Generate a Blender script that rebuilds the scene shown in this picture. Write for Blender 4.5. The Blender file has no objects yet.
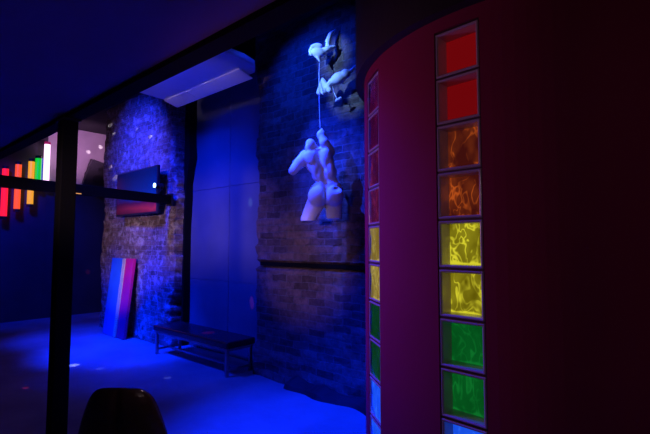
import bpy, bmesh, math, random
from mathutils import Vector, Matrix, noise
C = bpy.context.scene.collection
sc = bpy.context.scene
R = math.radians
PI = math.pi
rnd = random.Random(7)

# ------------------------------------------------------------------ helpers
def link(o, parent=None):
    C.objects.link(o)
    if parent is not None:
        o.parent = parent
    return o

def tag(o, label=None, cat=None, group=None, kind=None):
    if label: o['label'] = label
    if cat: o['category'] = cat
    if group: o['group'] = group
    if kind: o['kind'] = kind
    return o

def thing(name, label, cat, loc=(0, 0, 0), rotz=0, group=None):
    o = bpy.data.objects.new(name, None)
    o.empty_display_size = .1
    C.objects.link(o)
    o.location = loc
    o.rotation_euler = (0, 0, rotz)
    return tag(o, label, cat, group)

def obj(name, bm, m, parent=None, smooth=False, bevel=0, seg=2):
    me = bpy.data.meshes.new(name)
    bmesh.ops.recalc_face_normals(bm, faces=bm.faces[:])
    bm.to_mesh(me)
    bm.free()
    for mm in (m if isinstance(m, (list, tuple)) else [m]):
        me.materials.append(mm)
    if smooth:
        for p in me.polygons: p.use_smooth = True
    o = bpy.data.objects.new(name, me)
    link(o, parent)
    if bevel:
        b = o.modifiers.new('bevel', 'BEVEL')
        b.width = bevel; b.segments = seg; b.limit_method = 'ANGLE'; b.angle_limit = R(40)
    return o

def struct(name, bm, m, parent=None, **k):
    o = obj(name, bm, m, parent, **k)
    if parent is None: o['kind'] = 'structure'
    return o

def BM(): return bmesh.new()

def add_box(bm, x0, x1, y0, y1, z0, z1, mat=0, M=None):
    vs = [bm.verts.new((x, y, z)) for x in (x0, x1) for y in (y0, y1) for z in (z0, z1)]
    if M is not None:
        for v in vs: v.co = M @ v.co
    for f in ((0, 1, 3, 2), (4, 6, 7, 5), (0, 4, 5, 1), (2, 3, 7, 6), (0, 2, 6, 4), (1, 5, 7, 3)):
        fc = bm.faces.new([vs[i] for i in f]); fc.material_index = mat
    return vs

def box(*a, **k):
    bm = BM(); add_box(bm, *a, **k); return bm

def add_tube(bm, pts, rad, n=10, cap=True):
    pts = [Vector(p) for p in pts]
    rads = rad if isinstance(rad, (list, tuple)) else [rad] * len(pts)
    rings = []
    ref = None
    for i, p in enumerate(pts):
        d = (pts[min(i + 1, len(pts) - 1)] - pts[max(i - 1, 0)]).normalized()
        if ref is None:
            ref = Vector((0, 0, 1)) if abs(d.z) < .9 else Vector((1, 0, 0))
        a = d.cross(ref).normalized(); b = a.cross(d).normalized()
        ref = b
        rings.append([bm.verts.new(p + (a * math.cos(2 * PI * k / n) + b * math.sin(2 * PI * k / n)) * rads[i]) for k in range(n)])
    for r0, r1 in zip(rings, rings[1:]):
        for k in range(n):
            bm.faces.new((r0[k], r0[(k + 1) % n], r1[(k + 1) % n], r1[k]))
    if cap:
        bm.faces.new(rings[0][::-1]); bm.faces.new(rings[-1])
    return bm

def tube(pts, rad, n=10):
    return add_tube(BM(), pts, rad, n)

def ell(bm, c, r, rot=None, sub=3):
    M = Matrix.Translation(Vector(c))
    if rot: M = M @ rot.to_4x4()
    M = M @ Matrix.Diagonal((r[0], r[1], r[2], 1))
    bmesh.ops.create_icosphere(bm, subdivisions=sub, radius=1, matrix=M)

def capsule(bm, a, b, ra, rb):
    a = Vector(a); b = Vector(b)
    n = max(3, int((b - a).length / (min(ra, rb) * .45)))
    for i in range(n + 1):
        t = i / n
        r = ra + (rb - ra) * t
        ell(bm, a.lerp(b, t), (r, r, r), sub=2)

def remeshed(name, bm, m, voxel, parent=None, smooth_it=4):
    me = bpy.data.meshes.new(name)
    bm.to_mesh(me); bm.free()
    o = bpy.data.objects.new(name, me)
    C.objects.link(o)
    md = o.modifiers.new('r', 'REMESH'); md.mode = 'VOXEL'; md.voxel_size = voxel
    s = o.modifiers.new('s', 'SMOOTH'); s.factor = .5; s.iterations = smooth_it
    bpy.context.view_layer.update()
    dg = bpy.context.evaluated_depsgraph_get()
    nm = bpy.data.meshes.new_from_object(o.evaluated_get(dg))
    o.modifiers.clear()
    o.data = nm
    nm.materials.clear(); nm.materials.append(m)
    for p in nm.polygons: p.use_smooth = True
    if parent is not None: o.parent = parent
    return o

# ------------------------------------------------------------------ materials
def mat(name, col, rough=.6, metal=0, spec=.5, coat=0):
    m = bpy.data.materials.new(name); m.use_nodes = True
    b = m.node_tree.nodes['Principled BSDF']
    b.inputs['Base Color'].default_value = (*col, 1)
    b.inputs['Roughness'].default_value = rough
    b.inputs['Metallic'].default_value = metal
    b.inputs['Specular IOR Level'].default_value = spec
    b.inputs['Coat Weight'].default_value = coat
    return m

def nodes(m): return m.node_tree.nodes, m.node_tree.links, m.node_tree.nodes['Principled BSDF']

def noisy(name, c0, c1, scale=4, rough=.6, bump=.1, detail=6, spec=.5, bscale=None, lo=.35, hi=.65, metal=0):
    m = mat(name, c0, rough, metal, spec)
    N, L, b = nodes(m)
    tc = N.new('ShaderNodeTexCoord')
    n = N.new('ShaderNodeTexNoise'); n.inputs['Scale'].default_value = scale; n.inputs['Detail'].default_value = detail
    L.new(tc.outputs['Object'], n.inputs['Vector'])
    r = N.new('ShaderNodeValToRGB')
    r.color_ramp.elements[0].color = (*c0, 1); r.color_ramp.elements[1].color = (*c1, 1)
    r.color_ramp.elements[0].position = lo; r.color_ramp.elements[1].position = hi
    L.new(n.outputs['Fac'], r.inputs['Fac']); L.new(r.outputs['Color'], b.inputs['Base Color'])
    if bump:
        n2 = N.new('ShaderNodeTexNoise'); n2.inputs['Scale'].default_value = bscale or scale * 6; n2.inputs['Detail'].default_value = 6
        L.new(tc.outputs['Object'], n2.inputs['Vector'])
        bp = N.new('ShaderNodeBump'); bp.inputs['Strength'].default_value = bump; bp.inputs['Distance'].default_value = .02
        L.new(n2.outputs['Fac'], bp.inputs['Height']); L.new(bp.outputs['Normal'], b.inputs['Normal'])
    return m

def brick_mat(name, ca, cb, mortar, patch, patch_col, pscale=1.3):
    m = mat(name, ca, .9, spec=.2)
    N, L, b = nodes(m)
    tc = N.new('ShaderNodeTexCoord')
    sp = N.new('ShaderNodeSeparateXYZ'); L.new(tc.outputs['Object'], sp.inputs[0])
    ad = N.new('ShaderNodeMath'); L.new(sp.outputs[0], ad.inputs[0]); L.new(sp.outputs[1], ad.inputs[1])
    cm = N.new('ShaderNodeCombineXYZ'); L.new(ad.outputs[0], cm.inputs[0]); L.new(sp.outputs[2], cm.inputs[1])
    # wobble so that courses are not ruler straight
    nz = N.new('ShaderNodeTexNoise'); nz.inputs['Scale'].default_value = 5; nz.inputs['Detail'].default_value = 3
    L.new(tc.outputs['Object'], nz.inputs['Vector'])
    sb = N.new('ShaderNodeVectorMath'); sb.operation = 'SUBTRACT'; sb.inputs[1].default_value = (.5, .5, .5)
    L.new(nz.outputs['Color'], sb.inputs[0])
    sc_ = N.new('ShaderNodeVectorMath'); sc_.operation = 'SCALE'; sc_.inputs['Scale'].default_value = .045
    L.new(sb.outputs[0], sc_.inputs[0])
    av = N.new('ShaderNodeVectorMath'); L.new(cm.outputs[0], av.inputs[0]); L.new(sc_.outputs[0], av.inputs[1])
    br = N.new('ShaderNodeTexBrick')
    br.inputs['Scale'].default_value = 1
    br.inputs['Brick Width'].default_value = .225; br.inputs['Row Height'].default_value = .078; br.inputs['Bias'].default_value = -.1
    br.inputs['Mortar Size'].default_value = .007; br.inputs['Mortar Smooth'].default_value = .3
    br.inputs['Color1'].default_value = (*ca, 1); br.inputs['Color2'].default_value = (*cb, 1); br.inputs['Mortar'].default_value = (*mortar, 1)
    L.new(av.outputs[0], br.inputs['Vector'])
    n1 = N.new('ShaderNodeTexNoise'); n1.inputs['Scale'].default_value = 14; n1.inputs['Detail'].default_value = 8; n1.inputs['Roughness'].default_value = .7
    L.new(tc.outputs['Object'], n1.inputs['Vector'])
    mr = N.new('ShaderNodeMapRange'); mr.inputs[1].default_value = .3; mr.inputs[2].default_value = .7; mr.inputs[3].default_value = .5; mr.inputs[4].default_value = 1.4
    L.new(n1.outputs['Fac'], mr.inputs[0])
    mx = N.new('ShaderNodeMix'); mx.data_type = 'RGBA'; mx.blend_type = 'MULTIPLY'; mx.inputs[0].default_value = 1
    L.new(br.outputs['Color'], mx.inputs[6]); L.new(mr.outputs[0], mx.inputs[7])
    # remains of limewash
    n2 = N.new('ShaderNodeTexNoise'); n2.inputs['Scale'].default_value = pscale; n2.inputs['Detail'].default_value = 9; n2.inputs['Roughness'].default_value = .72
    L.new(tc.outputs['Object'], n2.inputs['Vector'])
    rp = N.new('ShaderNodeMapRange'); rp.inputs[1].default_value = patch; rp.inputs[2].default_value = patch + .12
    L.new(n2.outputs['Fac'], rp.inputs[0])
    m2 = N.new('ShaderNodeMix'); m2.data_type = 'RGBA'
    L.new(rp.outputs[0], m2.inputs[0]); L.new(mx.outputs[2], m2.inputs[6]); m2.inputs[7].default_value = (*patch_col, 1)
    L.new(m2.outputs[2], b.inputs['Base Color'])
    hm = N.new('ShaderNodeMath'); hm.operation = 'MULTIPLY_ADD'; hm.inputs[1].default_value = -.8
    L.new(br.outputs['Fac'], hm.inputs[0]); L.new(n1.outputs['Fac'], hm.inputs[2])
    bp = N.new('ShaderNodeBump'); bp.inputs['Strength'].default_value = 1; bp.inputs['Distance'].default_value = .03
    L.new(hm.outputs[0], bp.inputs['Height']); L.new(bp.outputs['Normal'], b.inputs['Normal'])
    return m

def emit(name, col, s, base=(.02, .02, .02)):
    m = mat(name, base, .3)
    b = m.node_tree.nodes['Principled BSDF']
    b.inputs['Emission Color'].default_value = (*col, 1); b.inputs['Emission Strength'].default_value = s
    return m

def backlit(name, dark, bright, s=1., pattern=True, lo=0, hi=0):
    """coloured rear face of a glass block, lit from behind through its wavy relief"""
    m = mat(name, [c * .3 for c in dark], .5, spec=0)
    N, L, b = nodes(m)
    b.inputs['Emission Strength'].default_value = s
    if not pattern:
        b.inputs['Emission Color'].default_value = (*bright, 1)
        return m
    tc = N.new('ShaderNodeTexCoord'); oi = N.new('ShaderNodeObjectInfo')
    ad = N.new('ShaderNodeVectorMath')
    sl = N.new('ShaderNodeVectorMath'); sl.operation = 'SCALE'; sl.inputs[0].default_value = (31, 17, 23)
    L.new(oi.outputs['Random'], sl.inputs['Scale'])
    L.new(tc.outputs['Object'], ad.inputs[0]); L.new(sl.outputs[0], ad.inputs[1])
    mp = N.new('ShaderNodeMapping'); mp.inputs['Scale'].default_value = (19, 19, 11); mp.inputs['Rotation'].default_value = (0, .5, 0)
    L.new(ad.outputs[0], mp.inputs[0])
    n = N.new('ShaderNodeTexNoise'); n.inputs['Scale'].default_value = 1; n.inputs['Detail'].default_value = 1.5; n.inputs['Distortion'].default_value = 1.2
    L.new(mp.outputs[0], n.inputs['Vector'])
    # thin bright streaks where the noise crosses its middle value
    su = N.new('ShaderNodeMath'); su.operation = 'SUBTRACT'; su.inputs[1].default_value = .5; L.new(n.outputs['Fac'], su.inputs[0])
    ab = N.new('ShaderNodeMath'); ab.operation = 'ABSOLUTE'; L.new(su.outputs[0], ab.inputs[0])
    mr = N.new('ShaderNodeMapRange'); mr.inputs[1].default_value = .055; mr.inputs[2].default_value = .0; L.new(ab.outputs[0], mr.inputs[0])
    n2 = N.new('ShaderNodeTexNoise'); n2.inputs['Scale'].default_value = .8; n2.inputs['Detail'].default_value = 2
    L.new(mp.outputs[0], n2.inputs['Vector'])
    m2 = N.new('ShaderNodeMapRange'); m2.inputs[1].default_value = .38; m2.inputs[2].default_value = .66; L.new(n2.outputs['Fac'], m2.inputs[0])
    mu = N.new('ShaderNodeMath'); mu.operation = 'MULTIPLY'; L.new(mr.outputs[0], mu.inputs[0]); L.new(m2.outputs[0], mu.inputs[1])
    m3 = N.new('ShaderNodeMath'); m3.operation = 'MULTIPLY_ADD'; m3.inputs[1].default_value = .22; L.new(m2.outputs[0], m3.inputs[0]); L.new(mu.outputs[0], m3.inputs[2])
    # light caught along the lower lip of the hollow block
    sp = N.new('ShaderNodeSeparateXYZ'); L.new(tc.outputs['Object'], sp.inputs[0])
    wz = N.new('ShaderNodeMath'); wz.operation = 'MULTIPLY_ADD'; wz.inputs[1].default_value = -.05; L.new(n2.outputs['Fac'], wz.inputs[0]); L.new(sp.outputs[2], wz.inputs[2])
    m4 = N.new('ShaderNodeMapRange'); m4.inputs[1].default_value = -.006; m4.inputs[2].default_value = -.014; L.new(wz.outputs[0], m4.inputs[0])
    m5 = N.new('ShaderNodeMath'); m5.operation = 'MULTIPLY_ADD'; m5.inputs[1].default_value = .8; m5.use_clamp = True; L.new(m4.outputs[0], m5.inputs[0]); L.new(m3.outputs[0], m5.inputs[2])
    mx = N.new('ShaderNodeMix'); mx.data_type = 'RGBA'; mx.inputs[6].default_value = (*dark, 1); mx.inputs[7].default_value = (*bright, 1)
    L.new(m5.outputs[0], mx.inputs[0]); L.new(mx.outputs[2], b.inputs['Emission Color'])
    return m

M_floor = noisy('floor', (.22, .22, .24), (.34, .34, .36), 1.6, .55, .12, bscale=14, spec=.3)
M_black = noisy('black_paint', (.010, .009, .012), (.016, .014, .02), 3, .6, .05)
M_beam = mat('beam_paint', (.003, .003, .004), .8, spec=.1)
M_ceil = noisy('ceiling_paint', (.19, .13, .29), (.22, .15, .33), 2, .8, .05)
M_hiceil = noisy('dark_ceiling', (.012, .012, .014), (.02, .02, .022), 2, .9, .1)
M_brick = brick_mat('brick_worn', (.21, .132, .122), (.07, .046, .044), (.17, .14, .135), .64, (.22, .2, .2))
M_brick2 = brick_mat('brick_limewashed', (.26, .18, .18), (.11, .075, .075), (.28, .25, .26), .50, (.46, .43, .44), 8)
M_panel = noisy('board_paint', (.10, .11, .13), (.13, .14, .16), 2.2, .5, .06)
M_dkwall = noisy('dark_wall', (.035, .035, .045), (.05, .05, .06), 2, .7, .06)
M_pale = noisy('pale_plaster', (.45, .4, .42), (.55, .5, .5), 2, .8, .08)
M_maroon = noisy('maroon_paint', (.20, .010, .06), (.225, .012, .066), 1.5, .85, .04, bscale=40, spec=.15)
M_mortar = noisy('dark_joint', (.03, .012, .02), (.045, .016, .028), 20, .6, .1)
M_glassrim = mat('block_glass_rim', (.4, .35, .4), .22, spec=.8, coat=.3)
M_plaster = noisy('white_plaster', (.82, .82, .84), (.9, .9, .9), 5, .6, .12, bscale=30)
M_whiteplastic = noisy('white_plastic', (.76, .76, .78), (.82, .82, .84), 3, .45, 0)
M_grille = mat('grille_plastic', (.75, .7, .74), .5)
M_vinyl = noisy('brown_vinyl', (.026, .011, .010), (.04, .016, .014), 6, .2, .12, bscale=60, spec=.6)
M_benchv = noisy('black_vinyl', (.02, .012, .016), (.035, .018, .024), 6, .25, .1, bscale=50)
M_steel = noisy('steel_tube', (.3, .3, .32), (.4, .4, .42), 8, .35, 0, metal=.8)
M_dkmetal = mat('dark_metal', (.03, .03, .035), .4, metal=.6)

# thin glass for the front faces
M_glass = bpy.data.materials.new('wavy_clear_glass'); M_glass.use_nodes = True
N = M_glass.node_tree.nodes; L = M_glass.node_tree.links
N.remove(N['Principled BSDF'])
tr = N.new('ShaderNodeBsdfTransparent'); tr.inputs[0].default_value = (.93, .93, .95, 1)
gl = N.new('ShaderNodeBsdfGlossy'); gl.inputs['Roughness'].default_value = .06
nn = N.new('ShaderNodeTexNoise'); nn.inputs['Scale'].default_value = 18
tcg = N.new('ShaderNodeTexCoord'); L.new(tcg.outputs['Object'], nn.inputs['Vector'])
bpg = N.new('ShaderNodeBump'); bpg.inputs['Strength'].default_value = .12; bpg.inputs['Distance'].default_value = .02
L.new(nn.outputs['Fac'], bpg.inputs['Height']); L.new(bpg.outputs[0], gl.inputs['Normal'])
fr = N.new('ShaderNodeFresnel'); fr.inputs[0].default_value = 1.03; L.new(bpg.outputs[0], fr.inputs['Normal'])
ms = N.new('ShaderNodeMixShader'); L.new(fr.outputs[0], ms.inputs[0]); L.new(tr.outputs[0], ms.inputs[1]); L.new(gl.outputs[0], ms.inputs[2])
L.new(ms.outputs[0], N['Material Output'].inputs[0])

# ------------------------------------------------------------------ setting
WY = 3.36          # face of the brick back wall
HC = 4.0           # ceiling of the high half of the room
EY = 1.185         # edge of the low ceiling
LX, RX, BY = -10.2, 2.4, -2.6

struct('floor', box(LX - .2, RX + .2, BY - .2, 4.9, -.12, 0), M_floor)
struct('ceiling', box(LX, RX, BY, EY - .10, 2.43, 2.60), M_ceil)
struct('trim_1', box(LX, RX, EY - .10, EY, 2.40, 2.78), M_beam)       # steel edge beam of the low ceiling
struct('trim_2', box(LX, RX, EY - .09, EY - .01, 2.78, HC), M_black)   # bulkhead above it
struct('ceiling_high', box(LX, RX, EY - .10, 4.9, HC, HC + .12), M_hiceil)
struct('wall_left', box(LX - .15, LX + .04, BY - .2, 2.949, 0, HC), M_dkwall)
struct('wall_left_recess', box(LX - .15, LX, 2.95, 4.9, 0, HC), M_pale)
struct('wall_right', box(RX, RX + .15, BY - .2, 4.9, 0, HC), M_maroon)
struct('wall_front', box(LX - .15, RX + .15, BY - .2, BY, 0, HC), M_dkwall)
struct('baseboard_left', box(LX, LX + .04, 2.95, 4.7, 0, 2.8), M_dkwall)  # dark cladding of the end wall
struct('wall_far', box(LX, -8.6, 4.7, 4.9, 0, HC), M_dkwall)

def brick_wall(name, x0, x1, m, rag0, rag1, seed, groove=None, depth=.42, z1=HC, toe=0):
    """front face as a grid pushed in and out course by course, ragged toothed ends"""
    bm = BM()
    r = random.Random(seed)
    nz = int(z1 / .0375); nx = int((x1 - x0) / .05)
    offs0 = []; offs1 = []
    for k in range(nz // 2 + 2):
        offs0.append(rag0 * (.6 * r.random() + 1.2 * (noise.noise((seed, k * .09, 0)))))
        offs1.append(rag1 * (.6 * r.random() + 1.2 * (noise.noise((seed + 9, k * .09, 4)))))
    rows = []
    for j in range(nz + 1):
        z = z1 * j / nz
        a = x0 + offs0[j // 2]; b = x1 - offs1[j // 2]
        row = []
        for i in range(nx + 1):
            x = a + (b - a) * i / nx
            d = .035 * noise.fractal((x * 1.6, z * 1.6, seed), 1, 2, 4) + .012 * noise.noise((int(x / .225 + (j // 2 % 2) * .5) * 3.7, (j // 2) * 5.1, seed))
            if i in (0, nx): d -= .03 + .03 * r.random()
            if groove and groove[0] < z < groove[1]: d -= .06
            if toe and z < .35: d += toe * (1 - z / .35) * (.4 + noise.noise((x * 3, z * 4, seed)))
            row.append(bm.verts.new((x, WY - d, z)))
        rows.append(row)
    for r0, r1 in zip(rows, rows[1:]):
        for i in range(nx):
            bm.faces.new((r0[i], r0[i + 1], r1[i + 1], r1[i]))
    back0 = []; back1 = []
    for row in rows:
        back0.append(bm.verts.new((row[0].co.x + .02 * r.random(), WY + depth, row[0].co.z)))
        back1.append(bm.verts.new((row[-1].co.x - .02 * r.random(), WY + depth, row[-1].co.z)))
    for j in range(nz):
        bm.faces.new((rows[j][0], rows[j + 1][0], back0[j + 1], back0[j]))
        bm.faces.new((rows[j][-1], back1[j], back1[j + 1], rows[j + 1][-1]))
        bm.faces.new((back0[j], back0[j + 1], back1[j + 1], back1[j]))
    return struct(name, bm, m)

brick_wall('wall_back', -4.04, 1.0, M_brick, .07, 0, 3, groove=(1.24, 1.31), toe=.10)
brick_wall('wall_back_left', -8.42, -5.88, M_brick2, .09, .08, 11, toe=.06)
bm = BM()
prev = None
for i in range(31):
    x = -3.35 + i * .06
    hh = .05 + .05 * abs(noise.noise((x * 5, 2, 0))); dp = .10 + .10 * noise.noise((x * 3, 7, 0))
    q = [bm.verts.new(p) for p in ((x, WY + .05, 0), (x, WY - .06 - dp, 0), (x, WY - .04 - dp, hh * .7), (x, WY + .05, hh + .05))]
    if prev:
        for k in range(4): bm.faces.new((prev[k], prev[(k + 1) % 4], q[(k + 1) % 4], q[k]))
    else: bm.faces.new(q)
    prev = q
bm.faces.new(prev[::-1])
struct('debris_shade_back', bm, M_black)  # ragged black strip standing for debris and its shadow along the wall foot
struct('trim_9', box(-3.93, -1.75, WY + .012, WY + .1, 1.252, 1.296), M_beam)     # black strip added to stand for the shade in the groove
# boarded-up doorway between the two brick piers
bm = BM()
for x0, x1 in ((-5.86, -4.905), (-4.895, -3.95)):
    for z0, z1 in ((0, .985), (.99, 2.3), (2.304, HC)):
        add_box(bm, x0, x1, WY + .28, WY + .33, z0, z1)
d1 = struct('door_1', bm, M_panel, bevel=.004)
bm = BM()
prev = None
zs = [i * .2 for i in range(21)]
for i, z in enumerate(zs):                                            # ragged black strip added as shade in the left corner of the recess
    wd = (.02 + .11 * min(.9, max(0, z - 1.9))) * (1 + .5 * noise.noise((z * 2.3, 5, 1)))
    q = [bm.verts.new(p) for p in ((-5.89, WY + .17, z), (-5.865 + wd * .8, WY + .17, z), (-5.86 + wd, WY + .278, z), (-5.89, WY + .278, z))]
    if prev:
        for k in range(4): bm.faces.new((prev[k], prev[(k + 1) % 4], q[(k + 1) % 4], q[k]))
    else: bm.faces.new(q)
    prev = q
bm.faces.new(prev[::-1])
struct('trim_7', bm, M_beam)  # no real trim: the black strip added as shade in the recess corner
struct('trim_3', box(-6.1, -3.8, WY + .331, WY + .4, 0, HC), M_black)   # studs behind the boards

# ------------------------------------------------------------------ curved partition with glass block columns
CX, CY, CR = -.655, 2.70, 1.04
A1 = R(-128.3); A2 = R(-94.2)          # centre angles of the two columns
half = math.asin(.1005 / CR)
TOP = 2.40
def arc(bm, a0, a1, z0, z1, r0, r1, n):
    prev = None
    for i in range(n + 1):
        a = a0 + (a1 - a0) * i / n
        c, s = math.cos(a), math.sin(a)
        q = [bm.verts.new((CX + r * c, CY + r * s, z)) for r in (r0, r1) for z in (z0, z1)]
        if prev:
            for f in ((2, 3), (0, 1)):
                bm.faces.new((prev[f[0]], q[f[0]], q[f[1]], prev[f[1]]))
            for f in ((0, 2), (1, 3)):
                bm.faces.new((prev[f[0]], q[f[0]], q[f[1]], prev[f[1]]))
        else:
            bm.faces.new((q[0], q[1], q[3], q[2]))
        prev = q
    bm.faces.new((prev[0], prev[1], prev[3], prev[2]))
bm = BM()
arc(bm, R(-205), A1 - half, 0, 2.46, CR - .1, CR, 22)
arc(bm, A1 + half, A2 - half, 0, 2.46, CR - .1, CR, 14)
arc(bm, A2 + half, R(25), 0, 2.46, CR - .1, CR, 48)
for a, zb in ((A1, .4), (A2, .6)):
    arc(bm, a - half, a + half, TOP + .005, 2.46, CR - .1, CR, 4)
    arc(bm, a - half, a + half, 0, zb - .005, CR - .1, CR, 4)
struct('wall_curved', bm, M_maroon)
bm = BM()
arc(bm, R(-205), R(25), 2.46, HC, CR - .1, CR + .05, 80)
struct('trim_4', bm, M_black)                                         # dark fascia over the partition
for n_, (a, zb) in enumerate(((A1, .4), (A2, .6))):                   # joints between the blocks
    bm = BM()
    Mx = Matrix.Translation((CX, CY, 0)) @ Matrix.Rotation(a + PI / 2, 4, 'Z')
    rr = CR * math.cos(half)
    k = zb
    while k < TOP + .01:
        add_box(bm, -.1, .1, -rr + .004, -rr + .085, k - .003, k + .003, M=Mx)
        k += .2
    for s in (-1, 1):
        add_box(bm, s * .0985 - .0008, s * .0985 + .0008, -rr + .004, -rr + .085, zb, TOP, M=Mx)
    struct('trim_%d' % (5 + n_), bm, M_mortar)

GB = {'red': ((.12, .001, .002), (.155, .0015, .003), 1, False, 0, 0),
      'orange': ((.05, .005, .004), (.46, .075, .010), 1, True, 0, 0),
      'yellow': ((.125, .10, .002), (.72, .66, .03), 1, True, 0, 0),
      'green': ((.001, .075, .010), (.004, .16, .022), 1, True, 0, 0),
      'blue': ((.006, .07, .75), (.03, .16, 1.), 1, True, 0, 0)}
MB_ = {k: backlit('backlit_%s_glass' % k, *v[:2], s=v[2], pattern=v[3], lo=v[4] or .4, hi=v[5] or .6) for k, v in GB.items()}

def rim_bm():
    bm = BM()
    h = .0965; w = .0125; d0, d1 = 0, .08
    def ring(hx, y): return [bm.verts.new((sx * hx, y, sz * hx)) for sx, sz in ((-1, -1), (1, -1), (1, 1), (-1, 1))]
    # outer shell, rounded front lip, inner cavity wall
    rs = [ring(h, d1), ring(h, d0 + .006), ring(h - .004, d0), ring(h - w + .003, d0 + .001), ring(h - w, d0 + .006), ring(h - w, d1)]
    for a, b in zip(rs, rs[1:] + rs[:1]):
        for k in range(4):
            bm.faces.new((a[k], a[(k + 1) % 4], b[(k + 1) % 4], b[k]))
    return bm
def pane_bm(h, y, bulge, n=8, thick=.004):
    bm = BM()
    g = []
    for j in range(n + 1):
        row = []
        for i in range(n + 1):
            x = -1 + 2 * i / n; z = -1 + 2 * j / n
            row.append(bm.verts.new((x * h, y - bulge * (1 - x ** 4) * (1 - z ** 4), z * h)))
        g.append(row)
    for j in range(n):
        for i in range(n):
            bm.faces.new((g[j][i], g[j][i + 1], g[j + 1][i + 1], g[j + 1][i]))
    return bm
rim_me = pane_me = None
rear_me = {}
rowname = ['topmost', 'second from top', 'third from top', 'fourth from top', 'fifth from top', 'sixth from top', 'seventh from top', 'eighth from top', 'ninth from top', 'tenth from top']
cols = ['red', 'red', 'orange', 'orange', 'yellow', 'yellow', 'green', 'green', 'blue', 'blue']
def put(name, me, parent, loc=(0, 0, 0)):
    o = bpy.data.objects.new(name, me); C.objects.link(o); o.parent = parent; o.location = loc
    return o
rim_o = pane_o = None
for a, zb, side in ((A2, .6, 'right'), (A1, .4, 'left')):
    rr = CR * math.cos(half)
    n = round((TOP - zb) / .2)
    for i in range(n):
        col = cols[i]
        look = {'red': 'flat red' if side == 'right' else 'dark red', 'orange': 'dim orange', 'yellow': 'bright yellow' if side == 'right' else 'olive yellow',
                'green': 'bright green' if side == 'right' else 'dark green', 'blue': 'glowing blue'}[col]
        where = 'in wide right column of curved wall' if side == 'right' else 'in narrow column beside brick wall'
        g = thing('glass_block', '%s glass block, %s %s' % (look, rowname[i], where), 'glass block',
                  (CX + rr * math.cos(a), CY + rr * math.sin(a), TOP - .1 - .2 * i - .0945), a + PI / 2,
                  'glass blocks of the %s column' % side)
        if rim_me is None:
            b = rim_bm(); b.transform(Matrix.Translation((0, 0, .0945)))
            o = obj('rim', b, M_glassrim, g, bevel=.0015); rim_me = o.data; rim_o = o
            b = pane_bm(.0855, .003, .0025); b.transform(Matrix.Translation((0, 0, .0945)))
            o2 = obj('front_pane', b, M_glass, g, smooth=True); pane_me = o2.data
        else:
            o = rim_o.copy(); C.objects.link(o); o.parent = g
            put('front_pane', pane_me, g)
        key = col + side
        if key not in rear_me:
            b = pane_bm(.0838, .074 if side == 'right' else .0065, .0, 4); b.transform(Matrix.Translation((0, 0, .0945)))
            m = MB_[col]
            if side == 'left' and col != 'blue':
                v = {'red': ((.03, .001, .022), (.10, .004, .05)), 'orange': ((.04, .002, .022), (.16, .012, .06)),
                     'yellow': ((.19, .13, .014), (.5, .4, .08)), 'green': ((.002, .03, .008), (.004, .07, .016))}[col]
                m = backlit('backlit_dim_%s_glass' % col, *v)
            o3 = obj('rear_pane', b, m, g); rear_me[key] = o3.data
        else:
            o3 = put('rear_pane', rear_me[key], g)
        o3['label'] = 'backlit %s rear face' % col

# ------------------------------------------------------------------ post and beam in the foreground
t = thing('post', 'dark square steel post standing at the edge of the low ceiling', 'post', (-3.44, 1.12, 0))
obj('shaft', box(-.0525, .0525, -.0525, .0525, .012, 2.388), M_beam, t, bevel=.006)
obj('base_plate', box(-.13, .13, -.13, .13, 0, .012), M_black, t)
obj('cap_plate', box(-.08, .08, -.06, .06, 2.388, 2.3995), M_black, t)
obj('conduit', tube([(-.066, -.03, .012), (-.066, -.03, 2.386)], .009), M_dkmetal, t)

t = thing('overhead_rail', 'long dark horizontal rail crossing at head height behind the post', 'rail', (0, 0, 0))
P0 = Vector((-5.25, .2, 0)); P1 = Vector((-5.86, WY - .08, 0))
d = (P1 - P0).normalized(); nrm = Vector((-d.y, d.x, 0)); Lr = (P1 - P0).length
t.location = P0; t.rotation_euler = (0, 0, math.atan2(d.y, d.x))
obj('bar', box(0, Lr, -.05, .05, 2.09, 2.21), M_beam, t, bevel=.004)
obj('hanger', tube([(.5, 0, 2.2), (.5, 0, 2.429)], .012), M_dkmetal, t)
obj('wall_plate', box(Lr, Lr + .02, -.06, .06, 2.06, 2.24), M_black, t)
obj('amber_light', box(1.58, 1.80, -.053, -.0502, 2.094, 2.104), emit('amber_glow', (1., .42, .12), .8), t)['label'] = 'small amber light strip'

# ------------------------------------------------------------------ air conditioner
t = thing('air_conditioner', 'long white air conditioning unit mounted high above the boarded doorway', 'air conditioner', (-4.58, 3.19, 3.50))
def plan(pts, z0, z1):
    b = BM()
    lo = [b.verts.new((x, y, z0)) for x, y in pts]; hi = [b.verts.new((x, y, z1)) for x, y in pts]
    b.faces.new(lo[::-1]); b.faces.new(hi)
    for k in range(len(pts)):
        k2 = (k + 1) % len(pts); b.faces.new((lo[k], lo[k2], hi[k2], hi[k]))
    return b
obj('housing', plan([(-.96, -.60), (.92, -.58), (.93, -.30), (.88, -.12), (.72, .02), (-.99, .02)], 0, .07), M_whiteplastic, t, bevel=.02, seg=3)
Mt = Matrix.Translation((0, -.20, -.004)) @ Matrix.Rotation(R(-14), 4, 'X')
for k in range(3):
    x0 = -.96 + k * .555
    b = box(x0, x0 + .548, 0, .21, -.012, 0); b.transform(Mt)
    obj('louvre', b, M_grille, t, bevel=.003)['label'] = 'pale tilted outlet louvre'
obj('upper_casing', plan([(-.93, -.56), (.86, -.54), (.8, -.05), (-.93, -.05)], .0705, .4995), M_beam, t)['label'] = 'black upper casing'

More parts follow.
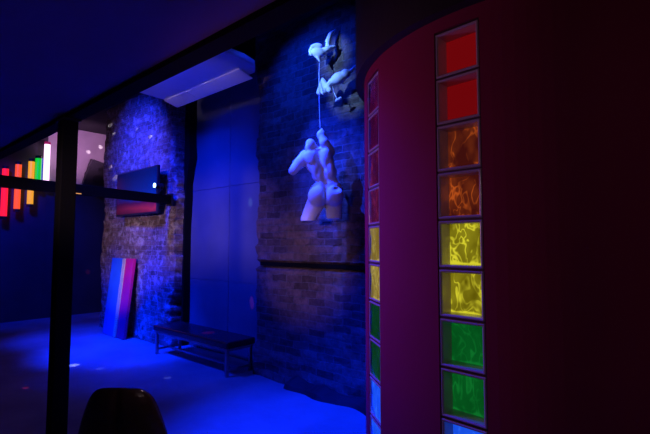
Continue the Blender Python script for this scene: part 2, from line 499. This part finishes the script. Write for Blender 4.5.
# ------------------------------------------------------------------ television, spotlight, speaker
TVM = mat('screen_glare', (.01, .01, .012), .18)  # blue glare and red reflection painted into the screen's emission
N, L, b = nodes(TVM)
tc = N.new('ShaderNodeTexCoord'); sp = N.new('ShaderNodeSeparateXYZ'); L.new(tc.outputs['Object'], sp.inputs[0])
rz = N.new('ShaderNodeValToRGB'); e = rz.color_ramp.elements
e[0].position = .10; e[0].color = (.05, .004, .03, 1); e[1].position = .95; e[1].color = (.0, .004, .10, 1)
for p, c in ((.22, (.17, .008, .05)), (.34, (.04, .003, .06)), (.42, (.0, .012, .26))):
    q = e.new(p); q.color = (*c, 1)
dv = N.new('ShaderNodeMath'); dv.operation = 'DIVIDE'; dv.inputs[1].default_value = .72; L.new(sp.outputs[2], dv.inputs[0])
nz = N.new('ShaderNodeTexNoise'); nz.inputs['Scale'].default_value = 3; L.new(tc.outputs['Object'], nz.inputs['Vector'])
a_ = N.new('ShaderNodeMath'); a_.operation = 'MULTIPLY_ADD'; a_.inputs[1].default_value = .16; L.new(nz.outputs['Fac'], a_.inputs[0]); L.new(dv.outputs[0], a_.inputs[2])
L.new(a_.outputs[0], rz.inputs[0]); L.new(rz.outputs[0], b.inputs['Emission Color'])
g_ = N.new('ShaderNodeMapRange'); g_.inputs[1].default_value = -.65; g_.inputs[2].default_value = .65; g_.inputs[3].default_value = .3; g_.inputs[4].default_value = 1.9  # painted glare grows towards the spotlight end
L.new(sp.outputs[0], g_.inputs[0]); L.new(g_.outputs[0], b.inputs['Emission Strength'])
t = thing('television', 'wall mounted flat television on the brick pier, screen blue above and red below', 'television', (-6.69, WY - .17, 1.955))
cas = obj('casing', box(-.68, .68, -.02, .02, 0, .72), M_black, t, bevel=.008)
obj('screen', box(-.655, .655, -.0225, -.0202, .03, .695), TVM, cas)
obj('wall_bracket', box(-.15, .15, .02, .125, .22, .5), M_dkmetal, t)

t = thing('spotlight', 'small lit blue spotlight clamped on the rail at the right end of the television', 'spotlight', (-5.80, 3.08, 2.2105))
o = obj('housing', tube([(0, .06, .12), (0, -.06, .12)], .042, 20), M_black, t, bevel=.006)
obj('lens', tube([(0, -.061, .12), (0, -.066, .12)], .033, 20), emit('blue_lamp', (.25, .5, 1), 9), o)['label'] = 'glowing blue lens'
obj('yoke', tube([(.05, 0, .12), (.055, 0, .03), (0, 0, .0085), (-.055, 0, .03), (-.05, 0, .12)], .008, 8), M_dkmetal, t)

t = thing('loudspeaker', 'black loudspeaker tilted down from the end wall left of the brick pier', 'loudspeaker', (-9.86, 3.80, 2.75), R(90))
Mx = Matrix.Translation((0, 0, .27)) @ Matrix.Rotation(R(12), 4, 'Y') @ Matrix.Rotation(R(14), 4, 'X')
b = BM(); vs = add_box(b, -.24, .24, -.15, .15, -.30, .28)
for v in vs:
    if v.co.y > 0: v.co.x *= .7
b.transform(Mx)
cab = obj('cabinet', b, M_black, t, bevel=.01)
b = box(-.22, .22, -.158, -.151, -.28, .26); b.transform(Mx)
obj('grille', b, noisy('speaker_cloth', (.012, .012, .014), (.03, .03, .034), 60, .9, .2), t)
obj('bracket', tube([(0, .12, .27), (0, .335, .27)], .02), M_dkmetal, t)
for z in (.12, -.1):
    b = tube([(0, -.1585, z), (0, -.163, z)], .1 if z < 0 else .05, 20)
    b.transform(Mx); obj('cone', b, M_dkmetal, cab)

# ------------------------------------------------------------------ fluorescent tubes
TU = [('red', (1, .01, .03), 2.205, 1.98, 1.2), ('orange', (1, .09, .015), 2.41, 2.13, 1.0), ('yellow', (1., .40, .02), 2.625, 2.24, .9), ('green', (.01, .75, .04), 2.742, 2.62, .75),
      ('blue', (.02, .16, 1), 2.818, 2.62, .45), ('pinkish white', (1., .6, .95), 2.887, 2.64, 2.)]
tops = [2.99, 3.10, 3.19, 3.27, 3.30, 3.58]
pos_words = ['leftmost of the row', 'second from the left', 'between the orange and green tubes', 'between the yellow and blue tubes', 'between the green and white tubes', 'rightmost and brightest of the row']
for (nm, c, y, z0, s), z1, w in zip(TU, tops, pos_words):
    x = LX + (.10 if nm == 'blue' else .21)
    t = thing('fluorescent_tube', 'lit %s upright tube light on the end wall, %s' % (nm, w), 'tube light', (x, y, z0), 0, 'coloured tube lights on the end wall')
    h = z1 - z0
    obj('tube', tube([(0, 0, .05), (0, 0, h - .05)], .04 if nm == 'blue' else .054, 14), emit('tube_' + nm.replace(' ', '_'), c, s), t, smooth=False)
    for a, bz in ((0, .05), (h - .05, h)):
        obj('end_cap', tube([(0, 0, a), (0, 0, bz)], .042 if nm == 'blue' else .057, 14), emit('cap_magenta', (.8, .02, .25), .35) if nm == 'pinkish white' and a > 0 else M_dkmetal, t)
    obj('holder', box(-.0605 if nm == 'blue' else -.1705, -.04 if nm == 'blue' else -.05, -.02, .02, h * .5 - .05, h * .5 + .05), M_dkmetal, t)

# ------------------------------------------------------------------ leaning striped board
t = thing('leaning_board', 'tall blue, cream and magenta striped board leaning on the brick pier', 'board', (-7.27, 3.13, 0))
lean = math.atan2(.13, 1.27)
Mx = Matrix.Rotation(-lean, 4, 'X')
W0, W1 = -.42, .42
def slab(x0, x1, y0, y1):
    b = box(x0, x1, y0, y1, .008, 1.275); b.transform(Mx); return b
obj('panel', slab(-.40, .02, 0, .05), noisy('blue_paint', (.02, .15, .40), (.025, .17, .46), 4, .5, .03), t, bevel=.006)['label'] = 'wide blue stripe'
obj('panel', slab(.022, .12, -.012, .05), noisy('cream_paint', (.50, .44, .24), (.58, .5, .28), 14, .6, .05), t, bevel=.006)['label'] = 'narrow cream stripe'
obj('panel', slab(.122, .38, 0, .05), noisy('magenta_paint', (.66, .008, .12), (.72, .012, .14), 4, .5, .03), t, bevel=.006)['label'] = 'magenta stripe'
for z in (.1, 1.1):
    b = box(-.36, .36, .0505, .065, z, z + .06); b.transform(Mx)
    obj('rear_batten', b, M_black, t)

# ------------------------------------------------------------------ bench
t = thing('bench', 'low long black vinyl bench on steel legs in front of the boarded doorway', 'bench', (-4.90, 3.22, 0))
bl = .835; bd = .19
obj('seat', box(-bl, bl, -bd - .02, bd + .02, .315, .395), M_benchv, t, bevel=.02, seg=3)
obj('frame', box(-bl + .02, bl - .02, -bd, bd, .285, .3145), M_steel, t, bevel=.003)
for sx in (-1, 1):
    for sy in (-1, 1):
        x = sx * (bl - .05); y = sy * (bd - .02)
        obj('leg', box(x - .018, x + .018, y - .018, y + .018, 0, .2845), M_steel, t, bevel=.003)
    x = sx * (bl - .05)
    obj('stretcher', box(x - .012, x + .012, -bd + .038, bd - .038, .06, .085), M_steel, t)
obj('stretcher', box(-bl + .063, bl - .063, -.012, .012, .06, .085), M_steel, t)

# ------------------------------------------------------------------ chair in the foreground
t = thing('chair', 'dark brown vinyl chair with a rounded back in the foreground', 'chair', (-2.065, .945, 0), R(40.9))
# local: x to the right, y away from the camera; the back faces the camera
def soft_back():
    b = BM()
    nx, nz = 14, 12
    for side in (0, 1):
        g = []
        for j in range(nz + 1):
            v = j / nz
            z = .34 + .51 * v
            w = .235 - .085 * v ** 2.2
            row = []
            for i in range(nx + 1):
                u = -1 + 2 * i / nx
                zz = z
                e = abs(u)
                if v > .5: zz -= .05 * (v - .5) * 2 * e ** 5 + .012 * e * e
                bul = .028 * max(0, (1 - e ** 4)) * max(0, 1 - (2 * v - 1) ** 6) + .008
                y = (-bul if side == 0 else bul) - .05 * v + .04 * e * e
                if abs(u) < .09: y += .012 if side == 0 else -.012
                row.append(b.verts.new((u * w, y, zz)))
            g.append(row)
        for j in range(nz):
            for i in range(nx):
                b.faces.new((g[j][i], g[j][i + 1], g[j + 1][i + 1], g[j + 1][i]))
        if side == 0: g0 = g
    g1 = g
    for j in range(nz):
        for i in (0, nx): b.faces.new((g0[j][i], g0[j + 1][i], g1[j + 1][i], g1[j][i]))
    for i in range(nx):
        for j in (0, nz): b.faces.new((g0[j][i], g0[j][i + 1], g1[j][i + 1], g1[j][i]))
    return b
o = obj('backrest', soft_back(), M_vinyl, t, smooth=True)
sb_ = o.modifiers.new('s', 'SUBSURF'); sb_.levels = 2; sb_.render_levels = 2
o = obj('seat', box(-.18, .18, .04, .40, .34, .41), M_vinyl, t, bevel=.03, seg=4, smooth=True)
obj('seat_frame', box(-.17, .17, .06, .38, .315, .3395), M_dkmetal, t)
for sx in (-1, 1):
    for y in (.08, .36):
        obj('leg', tube([(sx * .15, y, .315), (sx * .17, y + (.02 if y > .2 else -.03), 0)], .014, 10), M_dkmetal, t)

# ------------------------------------------------------------------ wall sculpture: torso reaching up to two doves
YAW = R(40.9)
t = thing('sculpture', 'white plaster nude torso seen from behind on the brick wall, one arm raised', 'sculpture', (-2.70, 3.07, 2.09), YAW)
U = 1 / 106
def S(px, py, d=0): return Vector(((px - 320) * U, d * U, (180 - py) * U))
b = BM()
def E(px, py, d, rx, rd, rz, roll=0):
    ell(b, S(px, py, d), (rx * U, rd * U, rz * U), Matrix.Rotation(R(roll), 3, 'Y') if roll else None)
def K(p, q, ra, rb): capsule(b, S(*p), S(*q), ra * U, rb * U)
E(331.5, 194.5, -6, 10.5, 12, 10.5, 12); E(316, 195, -5, 10, 11.5, 10.5, 8)
E(324, 187, 2, 17, 10.5, 9.5, -8)
K((332, 200, 1), (332.5, 216, 3), 9.6, 8.2); K((314.5, 200, 1), (306, 218, 2), 9.8, 7.8)
E(325.5, 180, 2, 11.2, 8, 9); E(322.5, 171, 0, 13.2, 9.5, 10, -14); E(318.5, 161.5, -1, 14.8, 10, 11, -12)
E(316.5, 154, -1, 14.5, 9, 8.5, -10)
E(309, 157, -8, 5.5, 4.5, 8, -24); E(324, 155, -8, 5.5, 4.5, 8, 6)
E(328.5, 165, -4, 4.5, 6, 12, -6); E(312, 166, -4, 4.5, 6, 11, -20)
E(304, 154, 0, 7, 7, 7); E(326.5, 149.5, 0, 7, 6.5, 6.5)
K((303.5, 155, -1), (296, 163, -4), 7, 6); K((296, 163, -4), (291.5, 170, -8), 5.6, 4.6)
K((327, 148, 0), (322.5, 141, -5), 6.2, 5.2); K((322.5, 141, -5), (320, 134, -3), 5, 4)
E(319.6, 132.5, -3, 4.8, 4, 5.2); K((319.6, 131, -3), (320, 126.5, -3), 2.8, 1.4)
K((315, 149, 0), (311.5, 145, -1), 5, 4.6); E(309.0, 142.5, -2, 5.2, 6.2, 6.4, -18)
E(306.5, 147.5, -6, 3, 3, 5, -20)
st = remeshed('torso', b, M_plaster, .0085, None, 2)
# groove of the spine and the parting of the buttocks
for v in st.data.vertices:
    px = 320 + v.co.x / U; py = 180 - v.co.z / U
    if v.co.y < 0:
        sx = 316.0 + (py - 150) * .24
        if 148 < py < 187: v.co.y += 3.8 * U * math.exp(-((px - sx) / 2.6) ** 2)
        sx = 323.8
        if 187 <= py < 206: v.co.y += 8 * U * math.exp(-((px - sx) / 1.7) ** 2)
        q = ((px - 335) / 4.) ** 2 + ((py - 188.5) / 3.) ** 2
        v.co.y += 5 * U * math.exp(-q)
for v in st.data.vertices:                                            # thighs end in flat cuts
    px = 320 + v.co.x / U
    v.co.z = max(v.co.z, (180 - (217 if px > 321 else 219.5)) * U)
st.parent = t
obj('wall_fixing', tube([(.12, .05, -.05), (.20, .16, -.05)], .015), M_dkmetal, t)

def bird(name, label, loc, yaw, spec, vox=.0075):
    t = thing(name, label, 'bird sculpture', loc, yaw, 'plaster birds above the torso')
    for part, items in spec.items():
        bb = BM()
        for it in items:
            if it[0] == 'e':
                ell(bb, it[1], it[2], Matrix.Rotation(R(it[3]), 3, 'Y') if len(it) > 3 else None)
            else:
                capsule(bb, it[1], it[2], it[3], it[4])
        remeshed(part, bb, M_plaster, vox, t, 2)
    return t
u = 1 / 97
def Q(cx, cy): return lambda px, py, d=0: Vector(((px - cx) * u, d * u, (cy - py) * u))
q = Q(320, 52)
b1 = bird('dove', 'white plaster dove with one wing raised, topmost on the brick wall', (-2.82, 3.20, 3.43), YAW, {
    'body': [('e', q(317, 51.5), (8 * u, 5 * u, 5 * u), 12), ('e', q(325, 49), (6.5 * u, 4 * u, 3.6 * u), -24), ('c', q(316, 54), q(318.3, 60.5), 3.2 * u, .9 * u), ('c', q(328, 47.5), q(333, 45.5), 2.8 * u, 1.4 * u)],
    'wing': [('c', q(326, 48, 1), q(326.5, 39, 3), 2.4 * u, 2.9 * u), ('c', q(326.5, 39, 3), q(329, 31, 4), 2.9 * u, 2.3 * u), ('c', q(329, 31, 4), q(334.5, 25.5, 5), 2.2 * u, .8 * u)],
    'folded_wing': [('e', q(315, 43.5, 4), (6.2 * u, 2 * u, 3.6 * u), -8), ('e', q(310.8, 48, 3), (3.4 * u, 2 * u, 6 * u), 16)]})
q = Q(335, 90)
b2 = bird('dove', 'white plaster dove diving with spread tail, between topmost dove and torso', (-2.635, 3.20, 3.07), YAW - R(24), {
    'body': [('e', q(338, 85.5), (8.5 * u, 5 * u, 5.6 * u), -16), ('e', q(345, 82.5), (5 * u, 4 * u, 4.6 * u)), ('c', q(345, 83), q(350, 80.5), 3 * u, 1.6 * u), ('c', q(331, 88), q(327, 91), 3.4 * u, 2.4 * u)],
    'wing': [('c', q(348, 81, 2), q(352, 76.5, 4), 2. * u, 1.6 * u), ('c', q(352, 76.5, 4), q(357, 71, 6), 1.5 * u, .8 * u)],
    'tail': [('c', q(321.5, 84), q(317.5, 96.5), 1.8 * u, 2.6 * u), ('c', q(321.5, 84), q(323, 97), 1.8 * u, 2.8 * u), ('c', q(322, 85), q(329, 96), 2 * u, 2.6 * u), ('c', q(326, 93), q(330, 89), 2.6 * u, 2.4 * u)],
    'foot': [('c', q(335.5, 107), q(340, 105), 1.3 * u, 1.5 * u), ('c', q(333, 98), q(336.5, 105.5), .6 * u, .6 * u), ('c', q(331.5, 91), q(333, 98), .6 * u, .6 * u)]})
cord = obj('cord', tube([(-2.83, 3.18, 3.325), (-2.76, 3.095, 3.02), (-2.72, 3.06, 2.80), (-2.70, 3.045, 2.61)], .004, 6), M_plaster)
tag(cord, 'thin white cord hanging from topmost dove to raised hand of the torso', 'cord')
obj('peg', tube([(0, 0, 0), (.08, .09, 0)], .006, 6), M_dkmetal, b1)
obj('peg', tube([(.02, 0, .03), (.05, .11, .03)], .006, 6), M_dkmetal, b2)

# ------------------------------------------------------------------ lights
def lamp(name, kind, loc, power, col, target=None, size=.1, angle=None, blend=.5, sx=None, sy=None):
    l = bpy.data.lights.new(name, kind)
    l.energy = power; l.color = col
    o = bpy.data.objects.new(name, l); C.objects.link(o); o.location = loc
    if kind == 'SPOT':
        l.spot_size = R(angle); l.spot_blend = blend; l.shadow_soft_size = size
    elif kind == 'AREA':
        l.shape = 'RECTANGLE'; l.size = sx; l.size_y = sy
    else: l.shadow_soft_size = size
    if target is not None:
        dd = Vector(target) - Vector(loc)
        o.rotation_euler = dd.to_track_quat('-Z', 'Y').to_euler()
    return o
UV = (0, .016, 1)
lamp('blacklight_sculpture', 'SPOT', (-3.25, 2.45, 3.94), 150, (0, .03, 1), (-3.0, 3.3, 2.9), .06, 100, .8)
lamp('dove_fill', 'SPOT', (-3.3, 1.36, 3.85), 420, (.17, .38, 1), (-2.84, 3.20, 3.46), .03, 14, .9)  # unseen narrow fill lights, added to whiten the doves
lamp('dove_fill', 'SPOT', (-3.3, 1.36, 3.85), 380, (.17, .38, 1), (-2.68, 3.21, 3.06), .03, 13, .9)
lamp('torso_spot_and_fill', 'SPOT', (-3.3, 1.36, 3.8), 1250, (.004, .026, 1), (-2.85, 3.15, 2.40), .04, 30, .9)
lamp('torso_spot_and_fill', 'SPOT', (-3.35, 2.2, 3.9), 620, (.03, .07, 1), (-2.80, 3.1, 2.3), .03, 26, .8)  # second unseen light, added to brighten the upward faces of the torso
lamp('blacklight_floor', 'SPOT', (-2.9, 1.32, 3.9), 2500, UV, (-2.35, 2.6, 0), .1, 44, 1)
lamp('blacklight_pier', 'SPOT', (-6.2, 1.32, 3.9), 3400, UV, (-6.4, 3.0, 0), .1, 38, 1)
lamp('blacklight_room', 'SPOT', (-5.2, 1.30, 3.9), 1350, UV, (-5.6, 4.5, 0), .15, 78, 1)
lamp('left_floor_fill', 'SPOT', (-7.6, 1.32, 3.9), 1500, UV, (-7.7, 3.0, 0), .1, 38, 1)  # extra unseen blue fill, added to lift the left floor
lamp('panel_fill', 'SPOT', (-4.6, 1.4, 3.6), 170, UV, (-4.9, 3.64, 2.8), .1, 44, 1)  # added blue fill with no fixture, brightens the doorway boards
lamp('ac_fill', 'SPOT', (-4.5, 1.9, 2.5), 26, UV, (-4.65, 2.9, 3.5), .1, 80, 1)  # unseen fill from below, added to make the unit's underside bluer
lamp('pier_wash', 'SPOT', (-6.5, 1.4, 3.6), 1000, (0, .02, 1), (-7.0, 3.36, 3.0), .1, 60, 1)
lamp('pier_purple_fill', 'SPOT', (-5.6, 1.35, 3.4), 130, (.55, .3, .5), (-7.2, 3.36, 2.6), .1, 62, 1)  # added unseen light that tints the whole pier purple
lamp('end_wall_glow', 'SPOT', (-8.7, 3.3, 3.2), 65, (1, .45, 1.1), (-10.2, 3.6, 3.7), .1, 80, 1)
lamp('end_wall_blue', 'SPOT', (-8.0, 1.3, 3.9), 600, UV, (-10.2, 2.9, 1.2), .1, 62, 1)
for k_, (tx, tz, pw) in enumerate(((-7.5, 1.6, 460), (-6.5, 1.6, 460), (-5.5, 1.78, 260), (-4.3, 1.78, 260), (-3.2, 1.32, 280), (-3.0, 2.05, 55), (-4.9, 1.85, 160))):
    lamp('bar_lamp', 'SPOT', (-2.9 + .3 * k_, -1.6, 2.0), pw, (1, .60, .75), (tx, 3.36, tz), .12, 17, 1)
lamp('board_fill', 'SPOT', (-2.9, -1.6, 1.95), 560, (1, .8, .6), (-7.15, 3.2, .85), .08, 9.5, 1)  # unseen narrow fill, added to bring out the board's stripes
gg = lamp('grille_fill', 'AREA', (-4.6, 1.5, 3.462), .5, (1, .75, 1.2), (-4.75, 3.15, 3.58), sx=1.7, sy=.04)  # invented strip of light without fixture, lifts the louvres
gg.data.spread = R(16)
lamp('side_fill', 'SPOT', (-3.0, .85, 1.75), 50, (1, .3, .75), (-1.1, 2.0, 1.7), .15, 80, 1)  # unseen grazing fill, added for the curved wall's purple left part
lamp('side_blue_fill', 'SPOT', (-3.2, 1.4, 3.85), 700, UV, (-1.3, 1.9, .6), .15, 46, 1)  # unseen fill, added to put more blue on the curved wall
lamp('chair_fill', 'SPOT', (-1.2, 1.42, 2.15), 12, (1, .85, .85), (-1.95, 1.0, .75), .06, 18, 1)  # unseen light placed to give the chair back a highlight
lamp('room_glow', 'POINT', (.9, .2, 1.95), 4.5, (1, .7, .75), size=.12)
BALL = Vector((-4.7, 1.9, 3.7))
for k_, (tg, w_, p_, c_) in enumerate((
        ((-8.02, 3.30, 3.70), 0.039, 1300, (.8, .85, 1)), ((-7.85, 3.30, 3.52), 0.033, 1000, (.8, .85, 1)), ((-6.55, 3.30, 3.25), 0.039, 1300, (.7, .8, 1)),
        ((-7.95, 3.30, 2.95), 0.033, 1200, (.9, .8, 1)), ((-7.75, 3.30, 2.72), 0.050, 1200, (.8, .85, 1)), ((-7.0, 3.30, 3.45), 0.033, 1000, (.7, .8, 1)), ((-7.5, 3.30, 3.1), 0.033, 750, (.6, .7, 1)),
        ((-5.95, 2.10, 0), .075, 700, (.7, .8, 1)), ((-5.55, 2.25, 0), .05, 130, (.6, .75, 1)), ((-7.0, 1.5, 0), .05, 160, (.6, .7, 1)), ((-5.4, 1.45, 0), .035, 240, (1, .02, .12)),
        ((-8.4, 2.6, 0), .05, 200, (1, .1, .4)), ((-4.6, 2.6, 0), .05, 110, (.5, .7, 1)), ((-4.45, 3.64, 2.05), .05, 160, (.3, .6, 1)), ((-4.4, 3.64, .75), .05, 160, (1, .1, .5)),
        ((-10.15, 3.8, .9), .05, 260, (1, .05, .2)), ((-4.7, 3.2, .39), .09, 380, (1, .03, .15)), ((-10.2, 3.75, 3.55), .04, 1800, (1, .8, 1)), ((-10.2, 4.0, 3.7), .035, 1800, (1, .8, 1)))):
    dd_ = (Vector(tg) - BALL).length
    lamp('mirror_ball_beam', 'SPOT', BALL, p_, c_, tg, .0, max(1.0, math.degrees(2 * math.atan(w_ / dd_))), .6)

w = bpy.data.worlds.new('World'); sc.world = w; w.use_nodes = True
w.node_tree.nodes['Background'].inputs[0].default_value = (0, 0, 0, 1)

# ------------------------------------------------------------------ camera and view
cam = bpy.data.cameras.new('Camera'); cam.sensor_width = 36; cam.lens = 433 / 650 * 36; cam.clip_start = .05
co = bpy.data.objects.new('Camera', cam); C.objects.link(co)
co.location = (0, 0, 1.50); co.rotation_euler = (R(90 + 3.6), 0, YAW)
sc.camera = co
sc.view_settings.view_transform = 'Standard'; sc.view_settings.look = 'None'
sc.view_settings.exposure = 0; sc.view_settings.gamma = 1; sc.view_settings.use_curve_mapping = False
try:
    sc.cycles.use_denoising = True
    sc.cycles.sample_clamp_indirect = 4
except Exception:
    pass
